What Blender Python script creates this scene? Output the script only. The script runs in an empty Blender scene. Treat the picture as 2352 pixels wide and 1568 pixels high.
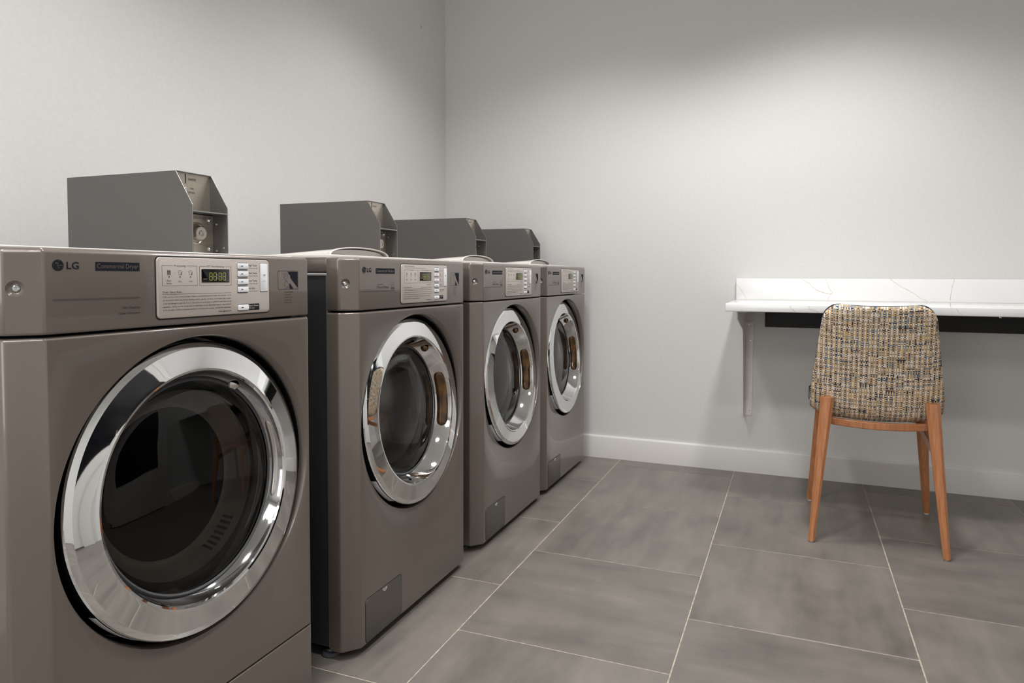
import bpy, bmesh, math, random
from mathutils import Vector, Matrix
random.seed(7)
S = bpy.context.scene
COL = S.collection
PI = math.pi

# ------------------------------------------------------------------ camera
FPX, CX, CY = 1557.2, 1228.0, 693.7
yaw, pitch, roll = .3666, .0389, .0028
F = Vector((-math.sin(yaw)*math.cos(pitch), math.cos(yaw)*math.cos(pitch), -math.sin(pitch)))
Rt = Vector((math.cos(yaw), math.sin(yaw), 0)); Up = Rt.cross(F)
R2 = math.cos(roll)*Rt + math.sin(roll)*Up
U2 = -math.sin(roll)*Rt + math.cos(roll)*Up
cd = bpy.data.cameras.new('camera'); cam = bpy.data.objects.new('camera', cd); COL.objects.link(cam)
cd.sensor_width = 36; cd.sensor_fit = 'HORIZONTAL'; cd.lens = 36*FPX/2352
cd.shift_x = (1176-CX)/2352; cd.shift_y = -(784-CY)/2352
cd.clip_start = .02; cd.clip_end = 50
m = Matrix.Identity(4)
for i in range(3):
    m[i][0] = R2[i]; m[i][1] = U2[i]; m[i][2] = -F[i]
m[0][3], m[1][3], m[2][3] = 0, 0, 1.0
cam.matrix_world = m
S.camera = cam

# ------------------------------------------------------------------ colour management, world, lights
S.view_settings.view_transform = 'Standard'; S.view_settings.look = 'None'
S.view_settings.exposure = 0.14; S.view_settings.gamma = 1; S.view_settings.use_curve_mapping = False
W = bpy.data.worlds.new('world'); S.world = W; W.use_nodes = True
W.node_tree.nodes['Background'].inputs[0].default_value = (.9, .93, 1, 1)
W.node_tree.nodes['Background'].inputs[1].default_value = .05

XL, XR, YB, YF, ZC = -1.952, 1.30, 3.5996, -2.2, 2.75      # the room: left, right, back, front, ceiling
def lamp(kind, loc, power, rot=(0, 0, 0), color=(1, .995, .99), **kw):  # makes the ceiling downlights and the added fill lights
    l = bpy.data.lights.new('downlight_or_fill', kind); l.energy = power; l.color = color
    for k, v in kw.items(): setattr(l, k, v)
    o = bpy.data.objects.new('downlight_or_fill', l); COL.objects.link(o); o.location = loc; o.rotation_euler = rot
    return o
DOWN = [(.12, 2.60), (-.93, 2.55), (-.93, 1.0), (.12, 1.0), (-.93, -.7), (.12, -.7)]
for i, (x, y) in enumerate(DOWN):
    lamp('SPOT', (x, y, ZC-.03), (100, 58, 72, 50, 36, 30)[i], spot_size=math.radians(132), spot_blend=.6, shadow_soft_size=.12)
# added soft fill light under the ceiling behind the camera, no fixture
lamp('AREA', (-.5, -1.2, ZC-.06), 30, shape='RECTANGLE', size=1.8, size_y=1.0, color=(1, .98, .96))
# added fill light behind the camera, set in an invented window
lamp('AREA', (-1.25, YF+.06, 1.45), 15, rot=(math.radians(90), 0, 0), shape='RECTANGLE', size=1.1, size_y=1.5, color=(.98, .99, 1))

# ------------------------------------------------------------------ materials
def srgb(r, g, b):
    f = lambda c: (c/255/12.92) if c/255 <= .04045 else ((c/255+.055)/1.055)**2.4
    return (f(r), f(g), f(b), 1)
def mat(name, col, rough=.5, metal=0, coat=0, spec=.5, **kw):
    M = bpy.data.materials.new(name); M.use_nodes = True
    b = M.node_tree.nodes['Principled BSDF']
    b.inputs['Base Color'].default_value = col; b.inputs['Roughness'].default_value = rough
    b.inputs['Metallic'].default_value = metal; b.inputs['Coat Weight'].default_value = coat
    b.inputs['Specular IOR Level'].default_value = spec
    if coat: b.inputs['Coat Roughness'].default_value = kw.get('coat_rough', .06)
    return M
def N(M, t, **kw):
    n = M.node_tree.nodes.new(t)
    for k, v in kw.items(): setattr(n, k, v)
    return n
def L(M, a, b): M.node_tree.links.new(a, b)
def bsdf(M): return M.node_tree.nodes['Principled BSDF']
def noise(M, scale, detail=3, vec=None, rough=.5):
    n = N(M, 'ShaderNodeTexNoise'); n.inputs['Scale'].default_value = scale
    n.inputs['Detail'].default_value = detail; n.inputs['Roughness'].default_value = rough
    if vec is None:
        tc = N(M, 'ShaderNodeTexCoord'); vec = tc.outputs['Object']
    L(M, vec, n.inputs['Vector']); return n
def ramp(M, fac, stops, interp='LINEAR'):
    r = N(M, 'ShaderNodeValToRGB'); r.color_ramp.interpolation = interp
    e = r.color_ramp.elements
    while len(e) < len(stops): e.new(.5)
    for i, (p, c) in enumerate(stops): e[i].position = p; e[i].color = c
    L(M, fac, r.inputs[0]); return r
def bump(M, h, strength, dist=.001):
    b = N(M, 'ShaderNodeBump'); b.inputs['Strength'].default_value = strength; b.inputs['Distance'].default_value = dist
    L(M, h, b.inputs['Height']); L(M, b.outputs[0], bsdf(M).inputs['Normal']); return b
def speck(name, c0, c1, scale, rough, metal=0, coat=0, bstr=0, **kw):
    M = mat(name, c0, rough, metal, coat, **kw)
    n = noise(M, scale, 2); r = ramp(M, n.outputs[0], [(.3, c0), (.7, c1)])
    L(M, r.outputs[0], bsdf(M).inputs['Base Color'])
    if bstr: bump(M, n.outputs[0], bstr, .0005)
    return M

m_wall = speck('wall_paint', srgb(216, 215, 213), srgb(220, 219, 217), 90, .7, bstr=.12)
m_ceil = mat('ceiling_paint', srgb(222, 221, 218), .9)
m_base = mat('baseboard_paint', srgb(222, 219, 216), .4)
m_grout = speck('grout', srgb(196, 186, 170), srgb(160, 150, 136), 60, .9)
m_taupe = speck('taupe_metallic', srgb(120, 111, 104), srgb(112, 103, 96), 1400, .32, metal=.35, coat=.6, coat_rough=.04)
m_case = speck('grey_powder', srgb(96, 94, 92), srgb(88, 86, 84), 900, .42, metal=.15, bstr=.1)
m_cab = mat('charcoal_cabinet', srgb(58, 58, 60), .45, metal=.2)
m_edge = mat('steel_edge', srgb(150, 149, 147), .35, metal=.6)
m_chrome = mat('chrome', (.82, .83, .83, 1), .025, metal=1)
m_steel = mat('steel', (.62, .6, .58, 1), .25, metal=1)
m_collar_dark = mat('darkened_chrome', (.42, .42, .43, 1), .07, metal=1)  # plain chrome, base darkened to stand in for dark reflections
m_collar = mat('collar_chrome', (.66, .66, .66, 1), .05, metal=1)
m_drum = mat('drum_steel', (.88, .87, .85, 1), .3, metal=1)
m_black = mat('gloss_black', srgb(16, 16, 17), .12)
m_matte = mat('matte_black', srgb(12, 12, 13), .6)
m_dark = mat('dark_print', srgb(34, 36, 44), .8, spec=.1)
m_print = mat('grey_print', srgb(58, 54, 52), .8, spec=.1)
m_faint = mat('faint_print', srgb(92, 85, 80), .8, spec=.1)
m_white = mat('white_button', srgb(232, 234, 238), .3)
m_plate = speck('control_plate', srgb(196, 187, 180), srgb(186, 177, 170), 1500, .38, metal=.25)
m_top = mat('top_cover_plastic', srgb(214, 209, 203), .25, coat=.3)
m_light_print = mat('light_print', srgb(196, 190, 184), .8, spec=.1)
m_nickel = speck('brushed_plate', srgb(196, 188, 176), srgb(184, 175, 162), 300, .34, metal=.8)
m_zinc = mat('zinc_screw', (.7, .73, .75, 1), .15, metal=1)
m_amber = speck('amber_handle', srgb(120, 84, 40), srgb(52, 36, 20), 26, .12, metal=.6, coat=.8)
m_rubber = mat('gasket_rubber', srgb(66, 66, 68), .5)
m_foot = mat('rubber_foot', srgb(70, 72, 80), .6)
m_quartz = speck('white_quartz', srgb(246, 246, 245), srgb(240, 240, 239), 4, .18, coat=.3)
m_vein = speck('quartz_vein', srgb(196, 168, 134), srgb(224, 208, 190), 90, .25)
m_bracket = mat('bracket_paint', srgb(240, 234, 231), .45)
m_rail = mat('black_rail', srgb(14, 14, 15), .5)
m_navy = speck('navy_upholstery', srgb(28, 38, 60), srgb(20, 28, 46), 500, .6)
m_screen = mat('display_glass', srgb(14, 13, 13), .08)
m_digit = mat('display_digit', srgb(150, 150, 60), .5)
bsdf(m_digit).inputs['Emission Color'].default_value = srgb(196, 205, 70); bsdf(m_digit).inputs['Emission Strength'].default_value = .28
m_lampglow = mat('downlight_lens', (1, 1, 1, 1), .5)
bsdf(m_lampglow).inputs['Emission Color'].default_value = (1, .96, .9, 1); bsdf(m_lampglow).inputs['Emission Strength'].default_value = 6
m_doorpaint = mat('dark_door_glass', srgb(14, 15, 20), .15)

def glass(name, tint, refl):
    M = bpy.data.materials.new(name); M.use_nodes = True; nt = M.node_tree; nt.nodes.clear()
    out = nt.nodes.new('ShaderNodeOutputMaterial'); mix = nt.nodes.new('ShaderNodeMixShader')
    tr = nt.nodes.new('ShaderNodeBsdfTransparent'); tr.inputs[0].default_value = tint
    gl = nt.nodes.new('ShaderNodeBsdfGlossy'); gl.inputs['Roughness'].default_value = .02; gl.inputs[0].default_value = (.95, .95, .95, 1)
    fr = nt.nodes.new('ShaderNodeFresnel'); fr.inputs[0].default_value = refl
    nt.links.new(fr.outputs[0], mix.inputs[0]); nt.links.new(tr.outputs[0], mix.inputs[1]); nt.links.new(gl.outputs[0], mix.inputs[2])
    nt.links.new(mix.outputs[0], out.inputs[0]); return M
m_glass_dark = glass('smoked_glass', (.5, .5, .51, 1), 1.42)
m_glass = glass('clear_door_glass', (.94, .94, .94, 1), 1.45)

# floor tile: soft streaky stone, different on every tile
m_tile = mat('porcelain_tile', srgb(128, 120, 113), .34)
def build_tile():
    M = m_tile; oi = N(M, 'ShaderNodeObjectInfo'); tc = N(M, 'ShaderNodeTexCoord')
    rot = N(M, 'ShaderNodeVectorRotate', rotation_type='Z_AXIS')
    gt = N(M, 'ShaderNodeMath', operation='GREATER_THAN'); L(M, oi.outputs['Random'], gt.inputs[0]); gt.inputs[1].default_value = .5
    ml = N(M, 'ShaderNodeMath', operation='MULTIPLY'); L(M, gt.outputs[0], ml.inputs[0]); ml.inputs[1].default_value = PI/2
    L(M, tc.outputs['Object'], rot.inputs['Vector']); L(M, ml.outputs[0], rot.inputs['Angle'])
    off = N(M, 'ShaderNodeVectorMath', operation='SCALE'); off.inputs[0].default_value = (37, 53, 11); L(M, oi.outputs['Random'], off.inputs['Scale'])
    ad = N(M, 'ShaderNodeVectorMath', operation='ADD'); L(M, rot.outputs[0], ad.inputs[0]); L(M, off.outputs[0], ad.inputs[1])
    sc = N(M, 'ShaderNodeVectorMath', operation='MULTIPLY'); L(M, ad.outputs[0], sc.inputs[0]); sc.inputs[1].default_value = (1, 5, 1)
    n1 = noise(M, 2.2, 6, sc.outputs[0], .6)
    n2 = noise(M, 4, 5, ad.outputs[0], .6)
    n3 = noise(M, 260, 2, ad.outputs[0])
    mx = N(M, 'ShaderNodeMath', operation='ADD'); L(M, n1.outputs[0], mx.inputs[0]); L(M, n2.outputs[0], mx.inputs[1])
    r = ramp(M, mx.outputs[0], [(.34, srgb(98, 94, 89)), (.5, srgb(119, 113, 107)), (.66, srgb(134, 127, 120))])
    # ramp expects 0..1: halve the sum
    hv = N(M, 'ShaderNodeMath', operation='MULTIPLY'); hv.inputs[1].default_value = .5
    L(M, mx.outputs[0], hv.inputs[0]); L(M, hv.outputs[0], r.inputs[0])
    hs = N(M, 'ShaderNodeHueSaturation'); L(M, r.outputs[0], hs.inputs['Color'])
    mr = N(M, 'ShaderNodeMapRange'); L(M, oi.outputs['Random'], mr.inputs[0]); mr.inputs[3].default_value = .93; mr.inputs[4].default_value = 1.06
    L(M, mr.outputs[0], hs.inputs['Value'])
    L(M, hs.outputs[0], bsdf(M).inputs['Base Color'])
    rr = ramp(M, n2.outputs[0], [(.3, (.3, .3, .3, 1)), (.7, (.42, .42, .42, 1))]); L(M, rr.outputs[0], bsdf(M).inputs['Roughness'])
    bump(M, n3.outputs[0], .12, .0006)
build_tile()

# walnut-stained beech legs
m_wood = mat('stained_beech', srgb(196, 136, 90), .4, coat=.15)
def build_wood():
    M = m_wood; tc = N(M, 'ShaderNodeTexCoord'); mp = N(M, 'ShaderNodeMapping'); mp.inputs['Scale'].default_value = (60, 60, 3)
    L(M, tc.outputs['Object'], mp.inputs[0]); n = noise(M, 1.6, 4, mp.outputs[0], .6)
    r = ramp(M, n.outputs[0], [(.3, srgb(168, 106, 66)), (.55, srgb(188, 126, 84)), (.75, srgb(200, 142, 98))])
    L(M, r.outputs[0], bsdf(M).inputs['Base Color'])
build_wood()

# tweed: two thread systems woven over and under
m_tweed = mat('tweed_fabric', srgb(150, 140, 120), .85, spec=.2)
def build_tweed():
    M = m_tweed; P = .0043
    uv = N(M, 'ShaderNodeUVMap'); uv.uv_map = 'UVMap'; sp = N(M, 'ShaderNodeSeparateXYZ')
    wn = noise(M, 14, 2, uv.outputs[0]); wv = N(M, 'ShaderNodeVectorMath', operation='SCALE'); wv.inputs['Scale'].default_value = .002
    L(M, wn.outputs['Color'], wv.inputs[0]); wa = N(M, 'ShaderNodeVectorMath', operation='ADD')
    L(M, uv.outputs[0], wa.inputs[0]); L(M, wv.outputs[0], wa.inputs[1]); L(M, wa.outputs[0], sp.inputs[0])
    def mth(op, a, b=None):
        n = N(M, 'ShaderNodeMath', operation=op)
        for i, v in enumerate((a, b)):
            if v is None: continue
            if isinstance(v, (int, float)): n.inputs[i].default_value = v
            else: L(M, v, n.inputs[i])
        return n.outputs[0]
    U = mth('DIVIDE', sp.outputs[0], P); V = mth('DIVIDE', sp.outputs[1], P)
    iu, iv = mth('FLOOR', U), mth('FLOOR', V)
    def rnd(a, b, seed):
        w = N(M, 'ShaderNodeTexWhiteNoise', noise_dimensions='3D'); c = N(M, 'ShaderNodeCombineXYZ')
        for i, v in enumerate((a, b, seed)):
            if isinstance(v, (int, float)): c.inputs[i].default_value = v
            else: L(M, v, c.inputs[i])
        L(M, c.outputs[0], w.inputs[0]); return w.outputs[0]
    cream, tan, navy, blue, brown, grey = srgb(238, 226, 212), srgb(206, 172, 126), srgb(54, 56, 72), srgb(124, 140, 152), srgb(92, 76, 68), srgb(158, 152, 142)
    # warp: one cream, one dark of every four, the others coloured along their length
    mu = mth('MODULO', mth('ADD', iu, 4000), 4)
    warp = ramp(M, mth('ADD', mth('DIVIDE', mu, 4), .01), [(0, cream), (.25, tan), (.5, navy), (.75, grey)], 'CONSTANT')
    wr = ramp(M, rnd(iu, mth('FLOOR', mth('DIVIDE', iv, 5)), 3), [(0, tan), (.35, grey), (.55, brown), (.7, cream), (.85, blue)], 'CONSTANT')
    sel = mth('GREATER_THAN', rnd(iu, mth('FLOOR', mth('DIVIDE', iv, 5)), 9), .78)
    mw = N(M, 'ShaderNodeMixRGB'); L(M, sel, mw.inputs[0]); L(M, warp.outputs[0], mw.inputs[1]); L(M, wr.outputs[0], mw.inputs[2])
    mv = mth('MODULO', mth('ADD', iv, 4001), 4)
    weft = ramp(M, mth('ADD', mth('DIVIDE', mv, 4), .01), [(0, cream), (.25, tan), (.5, grey), (.75, tan)], 'CONSTANT')
    wf = ramp(M, rnd(mth('FLOOR', mth('DIVIDE', iu, 7)), iv, 5), [(0, navy), (.14, blue), (.38, tan), (.66, cream), (.90, brown)], 'CONSTANT')
    sel2 = mth('GREATER_THAN', rnd(mth('FLOOR', mth('DIVIDE', iu, 7)), iv, 2), .68)
    mf = N(M, 'ShaderNodeMixRGB'); L(M, sel2, mf.inputs[0]); L(M, weft.outputs[0], mf.inputs[1]); L(M, wf.outputs[0], mf.inputs[2])
    over = mth('MODULO', mth('ADD', mth('ADD', iu, iv), 8000), 2)
    mm = N(M, 'ShaderNodeMixRGB'); L(M, over, mm.inputs[0]); L(M, mw.outputs[0], mm.inputs[1]); L(M, mf.outputs[0], mm.inputs[2])
    L(M, mm.outputs[0], bsdf(M).inputs['Base Color'])
    hu = mth('ABSOLUTE', mth('SINE', mth('MULTIPLY', U, PI))); hv = mth('ABSOLUTE', mth('SINE', mth('MULTIPLY', V, PI)))
    bump(M, mth('MULTIPLY', hu, hv), .7, .0012)
build_tweed()

# ------------------------------------------------------------------ mesh helpers
def obj(name, verts, faces, mt, parent=None, smooth=False, kind=None, mats=None, fmat=None):
    me = bpy.data.meshes.new(name); me.from_pydata([tuple(v) for v in verts], [], faces)
    for q in (mats or [mt]): me.materials.append(q)
    if fmat:
        for p, i in zip(me.polygons, fmat): p.material_index = i
    me.update()
    if smooth:
        me.shade_smooth() if hasattr(me, 'shade_smooth') else None
    o = bpy.data.objects.new(name, me); COL.objects.link(o)
    if parent: o.parent = parent
    if kind: o['kind'] = kind
    return o
def fix(o, angle=40, merge=False):
    bm = bmesh.new(); bm.from_mesh(o.data)
    if merge: bmesh.ops.remove_doubles(bm, verts=bm.verts, dist=1e-6)
    bmesh.ops.recalc_face_normals(bm, faces=bm.faces)
    a = math.radians(angle)
    for f in bm.faces: f.smooth = True
    for e in bm.edges:
        if len(e.link_faces) == 2 and e.calc_face_angle(0) > a: e.smooth = False
    bm.to_mesh(o.data); bm.free(); return o
class MB:
    def __init__(s): s.v = []; s.f = []; s.m = []
    def add(s, v, f, mi=0):
        n = len(s.v); s.v += [tuple(q) for q in v]; s.f += [tuple(i+n for i in q) for q in f]; s.m += [mi]*len(f)
    def box(s, x0, x1, y0, y1, z0, z1, b=0, mi=0):
        if not b:
            v = [(x, y, z) for x in (x0, x1) for y in (y0, y1) for z in (z0, z1)]
            s.add(v, [(0, 1, 3, 2), (4, 6, 7, 5), (0, 4, 5, 1), (2, 3, 7, 6), (0, 2, 6, 4), (1, 5, 7, 3)], mi); return
        bm = bmesh.new(); bmesh.ops.create_cube(bm, size=1)
        for q in bm.verts:
            q.co = Vector(((x0+x1)/2+q.co.x*(x1-x0), (y0+y1)/2+q.co.y*(y1-y0), (z0+z1)/2+q.co.z*(z1-z0)))
        bmesh.ops.bevel(bm, geom=bm.edges[:], offset=b, segments=3, affect='EDGES', profile=.5)
        bm.verts.ensure_lookup_table()
        s.add([q.co[:] for q in bm.verts], [[q.index for q in f.verts] for f in bm.faces], mi); bm.free()
    def poly(s, pts, mi=0): s.add(pts, [tuple(range(len(pts)))], mi)
    def prism(s, pts, d, mi=0):            # pts planar polygon, d extrusion vector
        n = len(pts); q = [tuple(Vector(p)+Vector(d)) for p in pts]
        s.add(list(pts)+q, [tuple(range(n))[::-1], tuple(range(n, 2*n))]+[(i, (i+1) % n, n+(i+1) % n, n+i) for i in range(n)], mi)
    def lathe(s, prof, fn, n=64, mi=0, close=False, a0=0, a1=2*PI):   # prof [(r, a)], fn(r, a, theta)->point
        full = abs(a1-a0-2*PI) < 1e-6; k = n if full else n+1
        base = len(s.v)
        for r, a in prof:
            for i in range(k): s.v.append(tuple(fn(r, a, a0+(a1-a0)*i/n)))
        P = len(prof)
        for j in range(P-1+(1 if close else 0)):
            for i in range(n):
                i2 = (i+1) % k; j2 = (j+1) % P
                s.f.append((base+j*k+i, base+j*k+i2, base+j2*k+i2, base+j2*k+i)); s.m.append(mi)
    def grid(s, fn, nu, nv, mi=0, closed_u=False):
        base = len(s.v); k = nu if closed_u else nu+1
        for j in range(nv+1):
            for i in range(k): s.v.append(tuple(fn(i/nu, j/nv)))
        for j in range(nv):
            for i in range(nu):
                i2 = (i+1) % k
                s.f.append((base+j*k+i, base+j*k+i2, base+(j+1)*k+i2, base+(j+1)*k+i)); s.m.append(mi)
    def build(s, name, mt, parent=None, angle=35, kind=None, merge=False, flat=False):
        mats = mt if isinstance(mt, list) else [mt]
        o = obj(name, s.v, s.f, None, parent, kind=kind, mats=mats, fmat=s.m)
        if not flat: fix(o, angle, merge)
        return o
def thing(name, label, cat, loc=(0, 0, 0), group=None):
    o = bpy.data.objects.new(name, None); COL.objects.link(o); o.location = loc; o.empty_display_size = .1
    tag(o, label, cat, group); return o
def tag(o, label, cat, group=None):
    o['label'] = label; o['category'] = cat
    if group: o['group'] = group
    return o
def copy_tree(o, parent=None):
    c = o.copy(); COL.objects.link(c); c.parent = parent
    for ch in [q for q in o.children]: copy_tree(ch, c)
    return c
_fc = {}
def face_front(o):                                     # make the outer side of an open skin face +x
    if sum(p.normal.x*p.area for p in o.data.polygons) < 0: o.data.flip_normals()
def glyphs(txt, bold=False):
    if (txt, bold) in _fc: return _fc[(txt, bold)]
    cu = bpy.data.curves.new('tmp', 'FONT'); cu.body = txt; cu.resolution_u = 2; cu.size = 1
    if bold: cu.offset = .018
    o = bpy.data.objects.new('tmp', cu); COL.objects.link(o)
    bpy.context.view_layer.update()
    me = bpy.data.meshes.new_from_object(o.evaluated_get(bpy.context.evaluated_depsgraph_get()))
    v = [q.co[:] for q in me.vertices]; f = [tuple(p.vertices) for p in me.polygons]
    bpy.data.objects.remove(o); bpy.data.curves.remove(cu); bpy.data.meshes.remove(me)
    _fc[(txt, bold)] = (v, f); return v, f
CAP = .70
def text(mb, txt, y, z, w, h, x, align='L', bold=False, mi=0, place=None):
    """flat print facing +x: y,z = left (or right/centre) end of the baseline, w = width of the line, h = capital height"""
    v, f = glyphs(txt, bold)
    if not v: return
    x0 = min(q[0] for q in v); x1 = max(q[0] for q in v); k = h/CAP
    sx = w/(x1-x0) if w else k*.8
    wid = (x1-x0)*sx
    yy = y - (wid if align == 'R' else wid/2 if align == 'C' else 0)
    pts = [(x, yy+(q[0]-x0)*sx, z+q[1]*k) for q in v]
    if place: pts = [place(p) for p in pts]
    mb.add(pts, f, mi)
def stroke(mb, pts, w, x, mi=0, closed=False):          # flat line of width w through (y,z) points, facing +x
    n = len(pts)
    for i in range(n if closed else n-1):
        a = Vector(pts[i]); b = Vector(pts[(i+1) % n]); d = (b-a)
        if d.length < 1e-9: continue
        d.normalize(); p = Vector((-d.y, d.x))*w/2; e = d*w/2
        q = [a-e-p, b+e-p, b+e+p, a-e+p]
        mb.poly([(x, t.x, t.y) for t in q], mi)
def rect(mb, y0, y1, z0, z1, x, mi=0, r=0):
    if not r: mb.poly([(x, y0, z0), (x, y1, z0), (x, y1, z1), (x, y0, z1)], mi); return
    mb.poly([(x, p[0], p[1]) for p in rrect(y0, y1, z0, z1, r)], mi)
def rrect(y0, y1, z0, z1, r, n=5):
    out = []
    for cy, cz, a in ((y1-r, z1-r, 0), (y0+r, z1-r, 90), (y0+r, z0+r, 180), (y1-r, z0+r, 270)):
        for i in range(n+1):
            t = math.radians(a+90*i/n); out.append((cy+r*math.cos(t), cz+r*math.sin(t)))
    return out
def disc(mb, y, z, r, x, mi=0, n=20):
    mb.poly([(x, y+r*math.cos(2*PI*i/n), z+r*math.sin(2*PI*i/n)) for i in range(n)], mi)
def pad(mb, y0, y1, z0, z1, r, x0, x1, b, mi=0):         # rounded-rectangle slab from x0 to x1, softened front edge
    rings = [(rrect(y0, y1, z0, z1, r), x0), (rrect(y0, y1, z0, z1, r), x1-b), (rrect(y0+b*.3, y1-b*.3, z0+b*.3, z1-b*.3, r), x1-b*.3), (rrect(y0+b, y1-b, z0+b, z1-b, max(r-b, r*.4)), x1)]
    n = len(rings[0][0]); v = []; f = []
    for pts, x in rings: v += [(x, p[0], p[1]) for p in pts]
    for j in range(3):
        for i in range(n): f.append((j*n+i, j*n+(i+1) % n, (j+1)*n+(i+1) % n, (j+1)*n+i))
    f.append(tuple(range(3*n, 4*n))); mb.add(v, f, mi)

# ------------------------------------------------------------------ the room
T = .5972; TX0 = -.8741; TY0 = 3.7702
def quad_struct(name, v, f, mt):
    o = obj(name, v, f, mt); o['kind'] = 'structure'; return fix(o)
mb = MB(); mb.box(XL-.12, XR+.12, YF-.12, YB+.12, -.12, -.0012); floor = mb.build('floor', m_grout); floor['kind'] = 'structure'
def boxs(name, mt, *a, b=0):
    q = MB(); q.box(*a, b=b); o = q.build(name, mt); o['kind'] = 'structure'; return o
boxs('wall_left', m_wall, XL-.12, XL, YF, YB, -.0012, ZC)
boxs('wall_back', m_wall, XL-.12, XR+.12, YB, YB+.12, -.0012, ZC)
boxs('wall_right', m_wall, XR, XR+.12, YF, YB, -.0012, ZC)
boxs('wall_front', m_wall, XL-.12, XR+.12, YF-.12, YF, -.0012, ZC)
boxs('ceiling', m_ceil, XL-.12, XR+.12, YF-.12, YB+.12, ZC, ZC+.1)
q = MB(); q.lathe([(0, .0012), (.008, .001), (.0095, 0)], lambda r, a, t: (XL+a, 3.3213+r*math.cos(t), 2.3703+r*math.sin(t)), 20)
q.build('wall_plug', mat('wall_plug', srgb(196, 194, 190), .6), bpy.data.objects['wall_left'])
def skirting(name, along, a, b, at, sgn):
    prof = [(0, 0), (.013, 0), (.013, .112), (.0095, .1205), (.0065, .122), (0, .122)]
    q = MB()
    if along == 'x': pts = [(a, at+sgn*p[0], p[1]) for p in prof]; q.prism(pts, (b-a, 0, 0))
    else: pts = [(at+sgn*p[0], a, p[1]) for p in prof]; q.prism(pts, (0, b-a, 0))
    o = q.build(name, m_base, angle=60); o['kind'] = 'structure'
skirting('baseboard_back', 'x', XL, XR, YB, -1)
skirting('baseboard_left', 'y', YF, YB-.013, XL, 1)
skirting('baseboard_right', 'y', 2.81, YB-.013, XR, -1)
# invented window, built only to frame the added fill light
q = MB(); q.box(-1.80, -.70, YF+.0, YF+.03, .70, 2.20); w1 = q.build('added_window_1', mat('added_window_pane', srgb(205, 212, 218), .1)); w1['kind'] = 'structure'
for bb in ((-1.86, -1.80, .64, 2.26), (-.70, -.64, .64, 2.26), (-1.28, -1.22, .70, 2.20)):
    q = MB(); q.box(bb[0], bb[1], YF, YF+.05, bb[2], bb[3], b=.003); q.build('added_window_post', m_base, w1)
for bb in ((.64, .70), (2.20, 2.26)):
    q = MB(); q.box(-1.80, -.70, YF, YF+.05, bb[0], bb[1], b=.003); q.build('added_window_rail', m_base, w1)
# dark door in the right-hand wall (seen mirrored in the machine doors)
q = MB(); q.box(XR-.03, XR+.0, 1.70, 2.72, .01, 2.08, b=.004); d = q.build('door_1', m_base); d['kind'] = 'structure'
q = MB(); q.box(XR-.034, XR-.029, 1.80, 2.62, .42, 1.98, b=.001); q.build('dark_pane', m_doorpaint, d)
q = MB(); q.box(XR-.045, XR, 1.62, 1.70, 0, 2.16, b=.003); q.build('door_jamb', m_base, d)
q = MB(); q.box(XR-.045, XR, 2.72, 2.80, 0, 2.16, b=.003); q.build('door_jamb', m_base, d)
q = MB(); q.box(XR-.045, XR, 1.62, 2.80, 2.161, 2.24, b=.003); q.build('door_head', m_base, d)
q = MB(); q.lathe([(0, 0), (.012, 0), (.012, .06), (.008, .062)], lambda r, a, t: (XR-.03-a, 1.75+r*math.cos(t), 1.0+r*math.sin(t)), 16); q.build('handle_rose', m_steel, d)
q = MB(); q.box(XR-.095, XR-.083, 1.738, 1.87, .99, 1.01, b=.004); q.build('door_handle', m_steel, d)
# tiles
full = None; G = .0022
def tile_mesh(x0, x1, y0, y1):
    cx, cy = (x0+x1)/2, (y0+y1)/2; q = MB(); c = .0008
    X = [x0-cx, x1-cx]; Y = [y0-cy, y1-cy]
    lo = [(X[0], Y[0], -.0012), (X[1], Y[0], -.0012), (X[1], Y[1], -.0012), (X[0], Y[1], -.0012)]
    mi_ = [(a, b_, -c*.5) for a, b_, _ in lo]
    hi = [(X[0]+c, Y[0]+c, 0), (X[1]-c, Y[0]+c, 0), (X[1]-c, Y[1]-c, 0), (X[0]+c, Y[1]-c, 0)]
    f = [(8, 9, 10, 11)]
    for k in (0, 4):
        for i in range(4): f.append((k+i, k+(i+1) % 4, k+4+(i+1) % 4, k+4+i))
    q.add(lo+mi_+hi, f); me = bpy.data.meshes.new('tile'); me.from_pydata(q.v, [], q.f); me.materials.append(m_tile); return me, cx, cy
for i in range(-3, 6):
    xa, xb = max(TX0+(i-1)*T+G, XL+.002), min(TX0+i*T-G, XR-.002)
    if xb-xa < .02: continue
    for j in range(0, 12):
        off = .5 if i % 2 == 1 else 0            # brick offset of alternate columns
        yb, ya = TY0-(j-off)*T-G, TY0-(j-off+1)*T+G
        yb = min(yb, YB-.002); ya = max(ya, YF+.002)
        if yb-ya < .02: continue
        isfull = abs(xb-xa-(T-2*G)) < 1e-6 and abs(yb-ya-(T-2*G)) < 1e-6
        if isfull and full: me = full; cx, cy = (xa+xb)/2, (ya+yb)/2
        else:
            me, cx, cy = tile_mesh(xa, xb, ya, yb)
            if isfull: full = me
        o = bpy.data.objects.new('tile', me); COL.objects.link(o); o.location = (cx, cy, 0); o.parent = floor
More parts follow.
